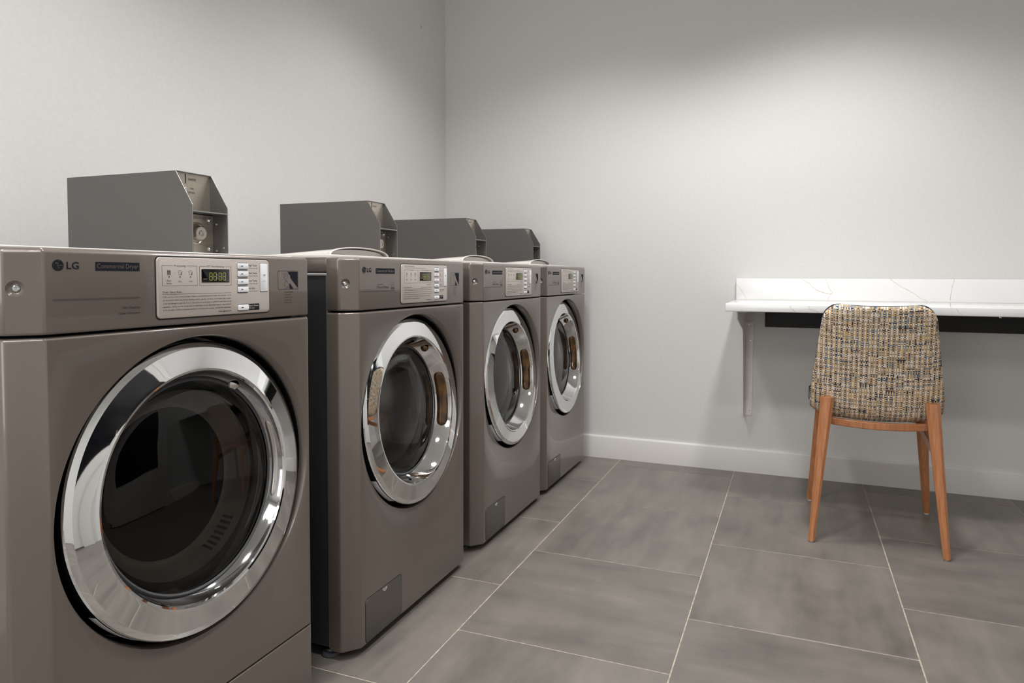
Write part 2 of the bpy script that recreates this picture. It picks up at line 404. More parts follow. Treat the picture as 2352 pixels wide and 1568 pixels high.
# ceiling downlights
first = None
DL = ['above the desk', 'over the back corner', 'over the nearest dryer', 'over the open floor', 'behind the camera on the machine side', 'behind the camera on the open side']
for i, (x, y) in enumerate(DOWN):
    if first is None:
        first = thing('ceiling_downlight', '', 'ceiling light', (x, y, ZC), 'recessed ceiling downlights')
        q = MB(); q.lathe([(.095, 0), (.095, -.004), (.075, -.008), (.07, -.002), (.068, -.001)], lambda r, a, t: (r*math.cos(t), r*math.sin(t), a), 40); q.build('trim_ring', m_base, first)
        q = MB(); q.poly([(.069*math.cos(2*PI*k/32), .069*math.sin(2*PI*k/32), -.0015) for k in range(32)]); q.build('lens', m_lampglow, first)
        o = first
    else: o = copy_tree(first); o.location = (x, y, ZC)
    o['label'] = 'round white recessed ceiling downlight ' + DL[i]

# ------------------------------------------------------------------ laundry machines
XF = -1.045; WD = .665; FE, FD = .04, .035           # front plane, width, facet width and set-back
TILT = Matrix.Identity(3)
_n = Vector((1, .03, .075)).normalized(); _e1 = Vector((-.03, 1, 0)).normalized(); _e2 = _n.cross(_e1)
DC = Vector((-.008, WD/2, .6))
def dpt(r, a, t): return DC + _n*a + _e1*(r*math.cos(t)) + _e2*(r*math.sin(t))
def hpt(r, a, t): return Vector((a, WD/2+r*math.cos(t), .6+r*math.sin(t)))
def plan(inset=0, back=-.07):
    """front outline of the machine seen from above, from the left side round to the right side"""
    def rnd(p0, c, p1, r, n=4):
        a = (Vector(p0)-Vector(c)).normalized(); b = (Vector(p1)-Vector(c)).normalized(); out = []
        for i in range(n+1):
            t = i/n; out.append(tuple(Vector(c) + a*r*(1-t)**2 + b*r*t**2))
        return out
    i = inset
    A, B, C_, D_, E_, F_ = (back, i), (-FD-i*.4, i), (-i, FE), (-i, WD-FE), (-FD-i*.4, WD-i), (back, WD-i)
    return [A] + rnd(A, B, C_, .006) + rnd(B, C_, D_, .003) + rnd(C_, D_, E_, .003) + rnd(D_, E_, F_, .010) + [F_]
def shell(mb, z0, z1, r0, r1, skip=None, mi=0, hole=None):
    """upright skin following the plan, edges rounded by r0 (bottom) and r1 (top)"""
    prof = []
    for k in range(4):
        t = k/3*PI/2; prof.append((r0*(1-math.sin(t)), z0+r0*(1-math.cos(t))))
    for k in range(4):
        t = k/3*PI/2; prof.append((r1*(1-math.cos(t)), z1-r1*(1-math.sin(t))))
    rings = [[(p[0], p[1], z) for p in plan(i)] for i, z in prof]
    n = len(rings[0]); base = len(mb.v); fs = []
    for r in rings: mb.v += r
    for j in range(len(rings)-1):
        for i in range(n-1):
            if skip is not None and j == 3 and i == skip: continue
            if hole is not None and j == 3 and i == 5: continue
            mb.f.append((base+j*n+i, base+j*n+i+1, base+(j+1)*n+i+1, base+(j+1)*n+i)); mb.m.append(mi)
    # back lip closing towards the cabinet, top and bottom caps
    mb.f.append(tuple(base+i for i in range(n))[::-1]); mb.m.append(mi)
    mb.f.append(tuple(base+(len(rings)-1)*n+i for i in range(n))); mb.m.append(mi)
    if hole is not None:                               # bowl pressed into the left facet
        P0, P1 = Vector(rings[3][5]), Vector(rings[3][6]); ux = (P1-P0); wd = ux.length; ux.normalize()
        nn = ux.cross(Vector((0, 0, 1))); zc, rr, off = hole; z_lo, z_hi = rings[3][0][2], rings[4][0][2]
        angs = sorted(set([2*PI*i/40 for i in range(40)] + [math.atan2(z-zc, y-off) % (2*PI) for y in (0, wd) for z in (z_lo, z_hi)]))
        out = []
        for t in angs:
            c, s_ = math.cos(t), math.sin(t)
            k = min([(wd-off)/c if c > 1e-9 else 9, -off/c if c < -1e-9 else 9, (z_hi-zc)/s_ if s_ > 1e-9 else 9, (z_lo-zc)/s_ if s_ < -1e-9 else 9])
            out.append(P0 + ux*(off+k*c) + Vector((0, 0, zc+k*s_-P0.z)))
        b0 = len(mb.v); mb.v += [tuple(p) for p in out]; lip = [(1, 0), (.94, .0006), (.82, .0022), (.62, .0042), (.4, .0052), (.02, .0054)]
        ctr = P0 + ux*off + Vector((0, 0, zc-P0.z)); sgn = -1 if nn.x > 0 else 1
        for f_, d in lip: mb.v += [tuple(ctr + ux*(rr*f_*math.cos(t)) + Vector((0, 0, rr*f_*math.sin(t))) + nn*sgn*d) for t in angs]
        A = len(angs)
        for j in range(len(lip)):
            for i in range(A): mb.f.append((b0+j*A+i, b0+j*A+(i+1) % A, b0+(j+1)*A+(i+1) % A, b0+(j+1)*A+i)); mb.m.append(mi)
        global DIMPLE; DIMPLE = (ctr + nn*sgn*.0054, -nn*sgn, ux)
    return rings, base, n
SKIP = 10                                            # index of the flat front segment in plan()
HR = .2835
def machine(kind):
    dry = kind == 'dryer'
    root = thing('clothes_dryer' if dry else 'washing_machine', '', 'dryer' if dry else 'washing machine')
    seam = .9065; ztop = 1.0405 if dry else 1.0455
    zb = .186 if dry else .022
    # control fascia (top band)
    q = MB(); shell(q, seam+.0025, ztop, .004, .009, hole=(.979, .0118, .0125))
    fas = q.build('control_panel', m_taupe, root, 30)
    # front panel with the round door opening
    q = MB(); rings, base, n = shell(q, zb, seam-.002, .004, .005, SKIP)
    y0, y1 = rings[3][SKIP][1], rings[3][SKIP+1][1]; za, zt = rings[3][0][2], rings[4][0][2]
    seg = 96; inner = []; outer = []
    cy, cz = WD/2, .6
    angs = sorted(set([2*PI*i/seg for i in range(seg)] + [math.atan2(z-cz, y-cy) % (2*PI) for y in (y0, y1) for z in (za, zt)]))
    for t in angs:
        c, s_ = math.cos(t), math.sin(t)
        k = min([(y1-cy)/c if c > 1e-9 else 9, (y0-cy)/c if c < -1e-9 else 9, (zt-cz)/s_ if s_ > 1e-9 else 9, (za-cz)/s_ if s_ < -1e-9 else 9])
        outer.append((0, cy+k*c, cz+k*s_))
    A = len(angs); lip = [(HR+.0050, 0), (HR+.003, -.0012), (HR+.0012, -.005), (HR, -.010), (HR-.001, -.022)]
    b0 = len(q.v); q.v += outer
    for r, x in lip: q.v += [(x, cy+r*math.cos(t), cz+r*math.sin(t)) for t in angs]
    for j in range(len(lip)):
        for i in range(A):
            q.f.append((b0+j*A+i, b0+j*A+(i+1) % A, b0+(j+1)*A+(i+1) % A, b0+(j+1)*A+i)); q.m.append(0)
    q.build('front_panel', m_taupe, root, 32, merge=True)
    if dry:
        q = MB(); shell(q, .02, zb-.003, .004, .003); q.build('kick_panel', m_taupe, root, 32)
    # black well round the door
    q = MB(); q.lathe([(HR-.001, -.020), (HR-.003, -.026), (HR-.004, -.075), (.19, -.085), (.19, -.10)], hpt, 72); q.build('door_well', m_black, root)
    # cabinet: sides, back, bottom
    D = -.755
    t = .012
    for nm, bb in (('side_panel', (D, -.070, .004, .004+t, .03, 1.0)), ('side_panel', (D, -.070, WD-.004-t, WD-.004, .03, 1.0)), ('back_panel', (D, D+t, .004+t, WD-.004-t, .03, 1.0)), ('base_plate', (D+t, -.072, .004+t, WD-.004-t, .03, .05)), ('top_brace', (D+t, -.072, .004+t, WD-.004-t, .985, 1.0))):
        q = MB(); q.box(*bb); q.build(nm, m_cab, root)
    for bb in ((-.0735, -.0695, .0015, .0045, .03, 1.002), (-.0735, -.0695, WD-.0045, WD-.0015, .03, 1.002), (D, -.0735, .0015, .0045, .9985, 1.002)):
        q = MB(); q.box(*bb); q.build('trim_edge', m_edge, root)
    # top: taupe skirt and pale cover
    q = MB(); q.box(D, -.0705, .002, WD-.002, 1.007, 1.0425 if dry else 1.046, b=.004); q.build('top_skirt', m_taupe, root)
    ct = 1.0445 if dry else 1.0535
    q = MB(); q.box(D+.004, -.066, .012, WD-.012, 1.040, ct, b=.003); q.build('top_cover', m_top, root)
    if not dry:
        # arched lid of the detergent compartment
        yc, hw, hh = .160, .132, .0225
        def arch(u, k, o): a = PI*(1-u); return yc+(hw-o)*math.cos(a), 1.0515+(hh-o*.9)*k*math.sin(a)**.75
        q = MB()
        def body(u, v):
            x = -.083-.25*v; k = 1-.92*v**1.3; y, z = arch(u, max(k, .02), 0); return (x, y, z)
        q.grid(body, 28, 8); lid = q.build('dispenser_lid', m_top, root)
        q = MB(); q.poly([(-.092, *arch(i/28, 1, .004)) for i in range(29)]); q.build('lid_face', m_top, lid)
        q = MB()
        def rim(u, v):
            a = 2*PI*v; y, z = arch(u, 1, -.0012); dx = .0055*math.cos(a); dr = .0022*math.sin(a)
            y2, z2 = arch(u, 1, -.0012-dr); return (-.082+dx, y2, z2)
        q.grid(lambda u, v: rim(v, u), 10, 30, closed_u=True); q.build('lid_rim', m_top, lid)
    # door: chrome ring, dished collar, glass, handle
    ring = [(.255, -.065), (.272, -.060), (.2735, -.030), (.2735, -.004), (.2715, -.0005), (.264, .0035), (.2615, .0045), (.2265, .0083), (.2205, .0096), (.2165, .0086), (.2145, .005)]
    q = MB(); q.lathe(ring[3:], dpt, 128); door = q.build('door_ring', m_chrome, root, 14)
    q = MB(); q.lathe(ring[:4], dpt, 96); q.build('door_side', m_black, door)
    gr, gx = (.200, -.022) if dry else (.190, -.042)
    col = [(.2145, .005), (.213, .001), (gr+.005, gx+.004), (gr, gx), (gr-.002, gx-.004)]
    q = MB(); q.lathe(col, dpt, 128); q.build('door_collar', m_collar_dark if dry else m_collar, door)
    gb = [(gr, gx), (gr-.002, gx-.001), (gr*.85, gx+.004), (gr*.62, gx+.008), (gr*.34, gx+.011), (.0, gx+.0115)]
    q = MB(); q.lathe(gb, dpt, 96); gl_ = q.build('door_glass', m_glass_dark if dry else m_glass, door, 60); face_front(gl_)
    q = MB(); q.lathe([(gr+.0035, gx+.002), (gr+.0005, gx+.0045), (gr-.003, gx+.002)], dpt, 96); q.build('glass_seal', m_rubber, door)
    q = MB(); q.lathe([(gr-.002, gx-.004), (gr-.012, gx-.030), (gr-.020, -.082)], dpt, 96); q.build('inner_tunnel', m_steel if not dry else m_collar_dark, door)
    def handle(rad, hw, a0, a1, name, mt, dr):
        q = MB(); mid = (a0+a1)/2
        def fn(u, v):
            t = a0+(a1-a0)*u; e = min(1, math.sqrt(max(0, 1-abs((u-.5)*2)**10)))
            a = PI*v; x = hx0 + hw*math.cos(a)*e; r = rad(x) - dr*math.sin(a)*e
            return dpt(r, x, t)
        q.grid(fn, 26, 12); return q.build(name, mt, door)
    hx0 = -.0185 if not dry else -.010
    radf = lambda x: .2135+(x*.42)
    if dry:
        handle(radf, .006, math.radians(-24), math.radians(24), 'door_handle', m_steel, .004)
    else:
        h = handle(radf, .0165, math.radians(-26), math.radians(26), 'door_handle', m_amber, .010); h['label'] = 'amber brown grip recess'
    # small latch clip at the top of the collar
    q = MB(); a = math.radians(58)
    q.lathe([(0, .012), (.008, .010), (.013, .004), (.014, 0)], lambda r, k, t: dpt(.206-k, -.018, a) + _n*(r*math.cos(t)) + (_e2*math.cos(a)-_e1*math.sin(a))*(r*math.sin(t)), 14)
    q.build('latch_clip', m_amber if not dry else m_steel, door)
    # warning label on the well
    q = MB(); q.grid(lambda u, v: dpt(.2739, -.007-.017*v, math.radians(214+24*u)), 16, 1); q.build('warning_label', m_white, door)
    # drum
    q = MB()
    pr = [(.19, -.10)]
    if dry: pr = [(.18, -.095), (.24, -.11), (.245, -.2), (.245, -.60)]
    else:
        pr = [(.172, -.095), (.225, -.105)]
        for k in range(24): pr.append((.236+.0035*math.sin(k/24*6*PI), -.12-.46*k/23))
    q.lathe(pr, hpt, 80)
    bx = pr[-1][1]; q.lathe([(pr[-1][0], bx), (.10, bx-.015), (.0, bx-.01)], hpt, 80)
    drum = q.build('drum', m_drum if not dry else mat('dryer_drum', (.16, .155, .15, 1), .4, metal=.9), root, 50)
    for k in range(3):
        a = math.radians((35, 155, 275)[k]); q = MB()
        prf = [(-.05, 0), (-.02, .03), (0, .038), (.02, .03), (.05, 0)]
        pts = []
        for x in (-.14, bx+.03):
            for dy, dh in prf: pts.append(hpt(.238-dh, x, a+dy/.238))
        q.add(pts, [(i, i+1, i+6, i+5) for i in range(4)]+[(0, 1, 2, 3, 4), (5, 6, 7, 8, 9)]); q.build('drum_paddle', m_steel, drum)
    if dry:
        m_lip = mat('drum_lip', srgb(176, 164, 150), .35)
        q = MB(); q.lathe([(.180, -.052), (.176, -.058), (.158, -.092), (.150, -.098), (.146, -.092)], dpt, 96); lipo = q.build('drum_lip', m_lip, door, 60)
        for k in range(7):
            a = math.radians(-66+4.2*k); q = MB()
            q.add([dpt(.1735, -.0640, a-.018), dpt(.1735, -.0640, a+.018), dpt(.163, -.0830, a+.018), dpt(.163, -.0830, a-.018)], [(0, 1, 2, 3)])
            o_ = q.build('vent_slot', m_matte, lipo)
            for vv in o_.data.vertices: vv.co += (DC-Vector(vv.co))*.006
    q = MB(); q.lathe([(.236, -.098), (.20, -.10), (.186, -.096), (.182, -.086), (.188, -.082)], hpt, 72); q.build('door_gasket', m_rubber, root)
    # feet
    for fx, fy in ((-.085, .025), (-.085, WD-.03), (D+.06, .03), (D+.06, WD-.03)):
        q = MB(); q.lathe([(0, 0), (.024, 0), (.025, .003), (.022, .010), (.010, .012)], lambda r, a, t: (fx+r*math.cos(t), fy+r*math.sin(t), a), 20); fo = q.build('foot', m_foot, root)
        q = MB(); q.lathe([(.014, .012), (.014, .018), (.008, .018), (.008, .021), (.0095, .022), (.008, .023), (.0095, .025), (.008, .027), (.0095, .029), (.008, .031), (.008, .034)], lambda r, a, t: (fx+r*math.cos(t), fy+r*math.sin(t), a), 14); q.build('foot_bolt', m_zinc, fo)
    # side screw at the bottom of the dimple
    sc, sn, s1 = DIMPLE
    spt = lambda r, a, t: sc + sn*a + s1*(r*math.cos(t)) + Vector((0, 0, r*math.sin(t)))
    q = MB(); q.lathe([(.0052, 0), (.005, .0022), (.0032, .0034), (.0020, .0032), (.0018, .0020), (0, .0020)], spt, 20); q.build('screw', m_zinc, fas)
    # control plate
    pl = MB(); PY0, PY1 = (.2300, .5010) if dry else (.2362, .5065)
    PZ0, PZ1 = (.9222, 1.0312) if dry else (.9197, 1.0318)
    g = MB(); pad(g, PY0-.0022, PY1+.0022, PZ0-.0022, PZ1+.0022, .009, -.002, .0006, .0004); g.build('plate_recess', m_matte, root)
    pad(pl, PY0, PY1, PZ0, PZ1, .0075, -.002, .0032, .0018); plate = pl.build('control_plate', m_plate, root, 30)
    X = .0034
    tx = MB()
    if dry:
        rows = [1.0177, 1.0020, .9864, .9709, .9345]; bh = .0115; by0, by1 = .4130, .4402
    else:
        rows = [1.0180, 1.0020, .9856, .9693, .9530, .9324]; bh = .0100; by0, by1 = .4230, .4500
    for k, bz in enumerate(rows):
        g = MB(); pad(g, by0, by1, bz-bh/2, bz+bh/2, .0022, .0030, .0062, .0012); bt = g.build('button', m_white, plate, 30)
        rect(tx, by0-.0006, by1+.0008, bz-bh/2-.0012, bz+bh/2+.0012, X-.0001, 0, .0028)
        rect(tx, by0+.0065, by0+.0120, bz-.0008, bz+.0008, .0064, 1, .0007)
    wy0, wy1 = (.4745, .4950) if dry else (.4832, .5020)
    wz0, wz1 = (.9655, 1.0240) if dry else (.9660, 1.0232)
    g = MB(); pad(g, wy0, wy1, wz0, wz1, .002, .0030, .0048, .0012); g.build('side_button', m_white, plate, 30)
    rect(tx, wy0-.0006, wy1+.0006, wz0-.0010, wz1+.0010, X-.0001, 0, .002)
    # wireless symbol
    wc, wz = (wy0+wy1)/2, (wz0+wz1)/2+.0015
    for r in (.0018, .0034, .0050): stroke(tx, [(wc+r*math.cos(a), wz+r*math.sin(a)) for a in [math.radians(45+90*i/6) for i in range(7)]], .0006, .0050, 1)
    disc(tx, wc, wz-.0002, .0006, .0050, 1, 8)
    text(tx, 'Wi-Fi', wc, wz-.0098, .0070, .0018, .0050, 'C', mi=1)
    # screen
    dy0, dy1, dz0, dz1 = (.3242, .3916, .9856, 1.0110) if dry else (.3354, .4030, .9842, 1.0108)
    g = MB(); pad(g, dy0-.0010, dy1+.0010, dz0-.0010, dz1+.0010, .0018, .0030, .0040, .0006); g.build('display_bezel', m_plate, plate, 30)
    g = MB(); pad(g, dy0, dy1, dz0, dz1, .0015, .0032, .0044, .0004); scr = g.build('display', m_screen, plate, 30)
    g = MB(); z0_, z1_ = dz0+.0042, dz1-.0072; xs = [dy0+.0185, dy0+.0285, dy0+.0410, dy0+.0510] if dry else [dy0+.0175, dy0+.0270, dy0+.0390, dy0+.0485]
    XS = .0046
    for yy in xs:
        w_, zm = .0062, (z0_+z1_)/2; e = .0009
        for a, b in (((yy+e, z1_), (yy+w_-e, z1_)), ((yy+e, zm), (yy+w_-e, zm)), ((yy+e, z0_), (yy+w_-e, z0_)), ((yy, zm+e), (yy, z1_-e)), ((yy+w_, zm+e), (yy+w_, z1_-e)), ((yy, z0_+e), (yy, zm-e)), ((yy+w_, z0_+e), (yy+w_, zm-e))):
            stroke(g, [a, b], .0009, XS, 0)
    for zz in (z0_+.004, z1_-.004): disc(g, (xs[1]+xs[2]+.0062)/2, zz, .0006, XS, 0, 8)
    g.build('display_digits', m_digit, plate, flat=True, kind='stuff')
    text(tx, 'Wi-Fi', dy0+.0035, dz0+.0055, .0085, .0020, XS, mi=2)
    # framed groups
    b1 = (.2398, .3150, .9802, 1.0162) if dry else (.2500, .3250, .9778, 1.0158)
    b2 = (.3205, .3967, .9798, 1.0160) if dry else (.3310, .4073, .9774, 1.0156)
    for (a0, a1, c0, c1), t, gw in ((b1, 'Processing', .030), (b2, 'EST. Time Remaining', .046)):
        mid = (a0+a1)/2
        stroke(tx, [(mid-gw/2, c1), (a0, c1), (a0, c0), (a1, c0), (a1, c1), (mid+gw/2, c1)], .0005, X, 0)
        text(tx, t, mid, c1-.0014, gw-.005, .0032, X, 'C')
    ics = [b1[0]+.0142, b1[0]+.0374, b1[0]+.0604]
    for k, yy in enumerate(ics):
        z = 1.0038; s = .0034
        if dry and k == 0:
            rect(tx, yy-s, yy+s, z-.0042, z+.0042, X, 0)
            for j in range(4): rect(tx, yy-s+.0006, yy+s-.0006, z-.0034+j*.002, z-.0026+j*.002, X+.0002, 3)
        elif dry:
            sh = [(-1, .9), (-.35, 1.1), (0, .8), (.35, 1.1), (1, .9), (1.15, .2), (.7, .15), (.65, -1.1), (-.65, -1.1), (-.7, .15), (-1.15, .2)]
            stroke(tx, [(yy+a*s*1.1, z+b*s) for a, b in sh], .0005, X, 0, True)
            for j in range(3): rect(tx, yy+.0012, yy+.0048, z-.0042+j*.0016, z-.0036+j*.0016, X, 0)
        else:
            stroke(tx, [(yy-s, z+s), (yy-s, z-s), (yy+s, z-s), (yy+s, z+s)], .0006, X, 0, False)
            for j in range(3): rect(tx, yy-.0022, yy+.0022, z-.0018+j*.0024, z-.0010+j*.0024, X, 0)
        disc(tx, yy, .9960, .0013, X, 0, 12)
        if k: disc(tx, (ics[k-1]+yy)/2, 1.0038, .0005, X, 0, 8)
    if dry:
        text(tx, 'Flow', ics[0], .9880, .0085, .0030, X, 'C'); text(tx, 'Sense', ics[0], .9834, .0105, .0030, X, 'C')
        text(tx, 'Dry', ics[1], .9866, .0060, .0030, X, 'C'); text(tx, 'Cool', ics[2], .9866, .0070, .0030, X, 'C')
    else:
        for a, t in zip(ics, ('Wash', 'Rinse', 'Spin')): text(tx, t, a, .9862, .0085, .0030, X, 'C')
    # safety rules
    if dry:
        text(tx, 'Dryer Safety Rules', .2405, .9672, .0400, .0034, X)
        stroke(tx, [(.2396, .9650), (.3964, .9650)], .0005, X)
        rules = ['1) Do not dry articles containing foam, rubber, or any similarly textured rubber-like materials.  2) Do',
                 'not dry articles which may contain cleaning solvents, gasoline, kerosene, or any other oils or waxes.',
                 '3) Do not attempt to open the door or place hands on to the dryer to remove or add clothes during',
                 'operation.   4) Do not dry articles that are flammable, contain flammable fumes or dye products.',
                 '5) Do not allow children to operate and play in or around the machines.  6) Read the instructions.']
        z = .9592; dz = .0059; y0_, w_ = .2406, .155
    else:
        text(tx, 'Quick Cycle Guide Service', .2520, 1.0253, .0542, .0030, X); text(tx, 'The wash cycle may be selected and the remaining time is shown', .2520, 1.0208, .1215, .0021, X)
        text(tx, 'Washer Safety Rules', .2497, .9640, .0420, .0032, X); text(tx, 'Add clothes before the water level is up', .4061, .9640, .0620, .0024, X, 'R')
        stroke(tx, [(.2495, .9607), (.4061, .9607)], .0005, X); text(tx, 'Add Clothes', .4030, .9708, .0260, .0028, X, 'R')
        rules = ['1) Do not open the door until the cycle has stopped.  2) Do not wash articles soaked in oil or cleaning',
                 'solvents, wax or fats.  3) Do not wash articles that have been in contact with gasoline, or other',
                 'products.  4) Do not tamper with the controls or switches.  5) Do not reach into the machine if the',
                 'drum is still turning.  6) Do not allow children to play on or in the machine.',
                 'Always read the instructions and follow them.']
        z = .9560; dz = .0060; y0_, w_ = .2500, .156
    for k, t in enumerate(rules):
        ww = w_ if (dry or k < 3) else (.150 if k == 3 else .088)
        text(tx, t, y0_, z-k*dz, ww, .0025, X)
    text(tx, 'www.lgecls.com', .3957 if dry else .4060, .9284 if dry else .9258, .0320, .0026, X, 'R', bold=True)
    if dry:
        lab = [('High Temp.', 'T° Elevée / Temp. Alta'), ('Med Temp.', 'T° Moyenne / Temp. Media'), ('Low Temp.', 'T° Basse / Temp. Baja'), ('No Heat', 'Froid / Sin Calefacción')]
        for k, (a, b) in enumerate(lab):
            text(tx, a, .4422, rows[k]+.0002, .0240 if k < 3 else .0175, .0036, X); text(tx, b, .4424, rows[k]-.0050, .0250, .0020, X)
    else:
        lab = [('Hot', 'Chaud / Caliente'), ('Warm', 'Tiède / Tibia'), ('Cold', 'Froid / Fría'), ('Delicates', 'Délicat / Delicado'), ('Add Super Wash', 'Super lavage / Lavado')]
        for k, (a, b) in enumerate(lab):
            text(tx, a, .4525, rows[k]+.0004, (.0070, .0120, .0085, .0190, .0320)[k], .0034, X); text(tx, b, .4527, rows[k]-.0043, .0220, .0019, X)
        for k in (0, 1): tx.poly([(X, .4175, rows[k]-.0012), (X, .4195, rows[k]-.0012), (X, .4185, rows[k]+.0012)], 0)
    bz = rows[-1]; bx1 = .4712 if dry else .4790
    rect(tx, by1-.004, bx1, bz-bh/2-.0008, bz+bh/2+.0008, X-.00005, 0, .0018)
    text(tx, 'Start / Pause', by1+.0018, bz+.0014, bx1-by1-.0045, .0030, X+.0002, mi=2, bold=True)
    text(tx, 'Départ / Pause', by1+.0018, bz-.0018, .016, .0019, X+.0002, mi=2); text(tx, 'Inicio / Pausa', by1+.0018, bz-.0046, .015, .0019, X+.0002, mi=2)
    tx.build('printed_text', [m_dark, m_print, m_light_print, m_plate], plate, flat=True, kind='stuff')
    # print on the fascia
    X = .0006; g = MB()
    lc = .0612; lz = 1.0139; lr = .0086
    disc(g, lc, lz, lr, X, 0, 40)
    stroke(g, [(lc+lr*.80*math.cos(a), lz+lr*.80*math.sin(a)) for a in [math.radians(80+280*i/30) for i in range(31)]], lr*.10, X+.0002, 1)
    stroke(g, [(lc+lr*.80, lz), (lc+lr*.24, lz)], lr*.10, X+.0002, 1)
    stroke(g, [(lc, lz+lr*.46), (lc, lz-lr*.42), (lc+lr*.24, lz-lr*.42)], lr*.10, X+.0002, 1)
    disc(g, lc-lr*.33, lz+lr*.38, lr*.12, X+.0002, 1, 12)
    text(g, 'LG', .0742, 1.0084, .0192, .0110, X, bold=True)
    b0_, b1_ = (.1203, .1983) if dry else (.1143, .2054)
    zb0, zb1 = (1.0060, 1.0202) if dry else (1.0045, 1.0190)
    rect(g, b0_, b1_, zb0, zb1, X, 0, .0006)
    text(g, 'Commercial Dryer' if dry else 'Commercial Washer', (b0_+b1_)/2, zb0+.0042, b1_-b0_-.005, .0075, X+.0002, 'C', mi=1)
    if dry:
        zz = .9611
        for k in range(86): rect(g, .0524+k*.001705, .0524+k*.001705+.0010, zz-.0015, zz+.0015, X, 3)
        text(g, 'Ultra Capacity', .1981, .9432, .0330, .0036, X, 'R', mi=2); text(g, 'Quiet Operation', .1979, .9338, .0380, .0036, X, 'R', mi=2)
    else:
        stroke(g, [(.0495, .9576), (.2044, .9576)], .0018, X, 3)
        text(g, 'INVERTER', .1200, .9738, .0280, .0030, X, mi=3); text(g, 'Direct Drive', .1196, .9652, .0550, .0060, X, mi=2)
        stroke(g, [(.1865, .9700), (.1865, .9805), (.2045, .9805), (.2045, .9700)], .0004, X, 3)
        stroke(g, [(.188+.0155*i/10, .9715+.006*math.sin(PI*i/10)) for i in range(11)], .0005, X, 3)
        text(g, 'energy', .1880, .9722, .0120, .0030, X, mi=3); rect(g, .1868, .2043, .9612, .9680, X, 3)
    # hand with coin pictogram
    hy0, hy1, hz0, hz1 = (.5302, .5935, .9686, 1.0089) if dry else (.5371, .5932, .9669, 1.0093)
    hw_, hh_ = hy1-hy0, hz1-hz0
    P_ = lambda a, b: (hy0+a*hw_, hz0+b*hh_)
    def hpoly(pts, mi, dx=0): g.poly([(X+dx, *P_(a, b)) for a, b in pts], mi)
    hpoly([(.50, .97), (.96, .97), (.98, .94), (.98, .08), (.62, .62), (.60, .78), (.52, .86)], 0)
    hpoly([(.57, .02), (.57, .34), (.76, .02)], 0)
    stroke(g, [P_(.03, 0), P_(.97, 0), P_(1, .04), P_(1, .96), P_(.97, 1), P_(.03, 1), P_(0, .96), P_(0, .04)], .0007, X+.0001, 0, True)
    for pts in ([(.27, .83), (.30, .62), (.36, .52), (.42, .40)], [(.27, .83), (.34, .85), (.38, .76), (.34, .66)], [(.38, .86), (.46, .84), (.50, .72), (.46, .62), (.40, .60)], [(.42, .50), (.50, .30), (.57, .22)], [(.30, .03), (.56, .22)], [(.38, .02), (.60, .15)], [(.33, .42), (.33, .18), (.31, .23)]):
        stroke(g, [P_(*p) for p in pts], .00045, X+.0001, 0)
    for k, t in enumerate(('1. Load Machine', '2. Close Door', '3. Select Cycle', '4. Insert Coin', '5. Press Start')):
        text(g, t, .5488 if dry else .5530, hz0-.0072-k*.0058, (.029, .023, .026, .022, .023)[k]*(1 if dry else .85), .0030, X, mi=2)
    g.build('printed_text', [m_dark, m_taupe, m_print, m_faint], fas, flat=True, kind='stuff')
    if not dry:
        # drain access flap
        ty0, ty1, tz0, tz1 = .058, .232, .026, .142
        g = MB(); pad(g, ty0-.002, ty1+.002, tz0-.002, tz1+.002, .012, -.002, .0004, .0003); g.build('flap_gap', m_matte, root)
        g = MB(); pad(g, ty0, ty1, tz0, tz1, .0105, -.002, .0016, .0011); fl = g.build('access_flap', speckflap, root, 30)
        g = MB(); yc = (ty0+ty1)/2; g.lathe([(.0105, .0004), (.0095, .0022), (.0085, .0006), (.002, .0002)], lambda r, a, t: (.0016+a, yc+r*math.cos(t), tz1-.001+r*math.sin(t)), 14, a0=PI, a1=2*PI)
        g.build('finger_notch', m_chrome, fl)
    return root
speckflap = speck('flap_grey', srgb(96, 92, 88), srgb(88, 84, 80), 900, .38, metal=.3)

dryer = machine('dryer'); dryer.location = (XF, .641, 0)
dryer['label'] = 'taupe front-loading commercial dryer with dark smoked door glass, nearest in the row'
washer = machine('washer'); washers = [washer]
ys = [1.424, 2.169, 2.839]
for k in (1, 2): washers.append(copy_tree(washer))
for w_, y, lb in zip(washers, ys, ('taupe front-loading commercial washer directly beside the dryer, second machine in the row',
                                   'taupe front-loading commercial washer between two other washers, third machine in the row',
                                   'taupe front-loading commercial washer farthest in the row, next to the back wall')):
    w_.location = (XF, y, 0); w_['label'] = lb; w_['group'] = 'washing machines in a row along the left wall'

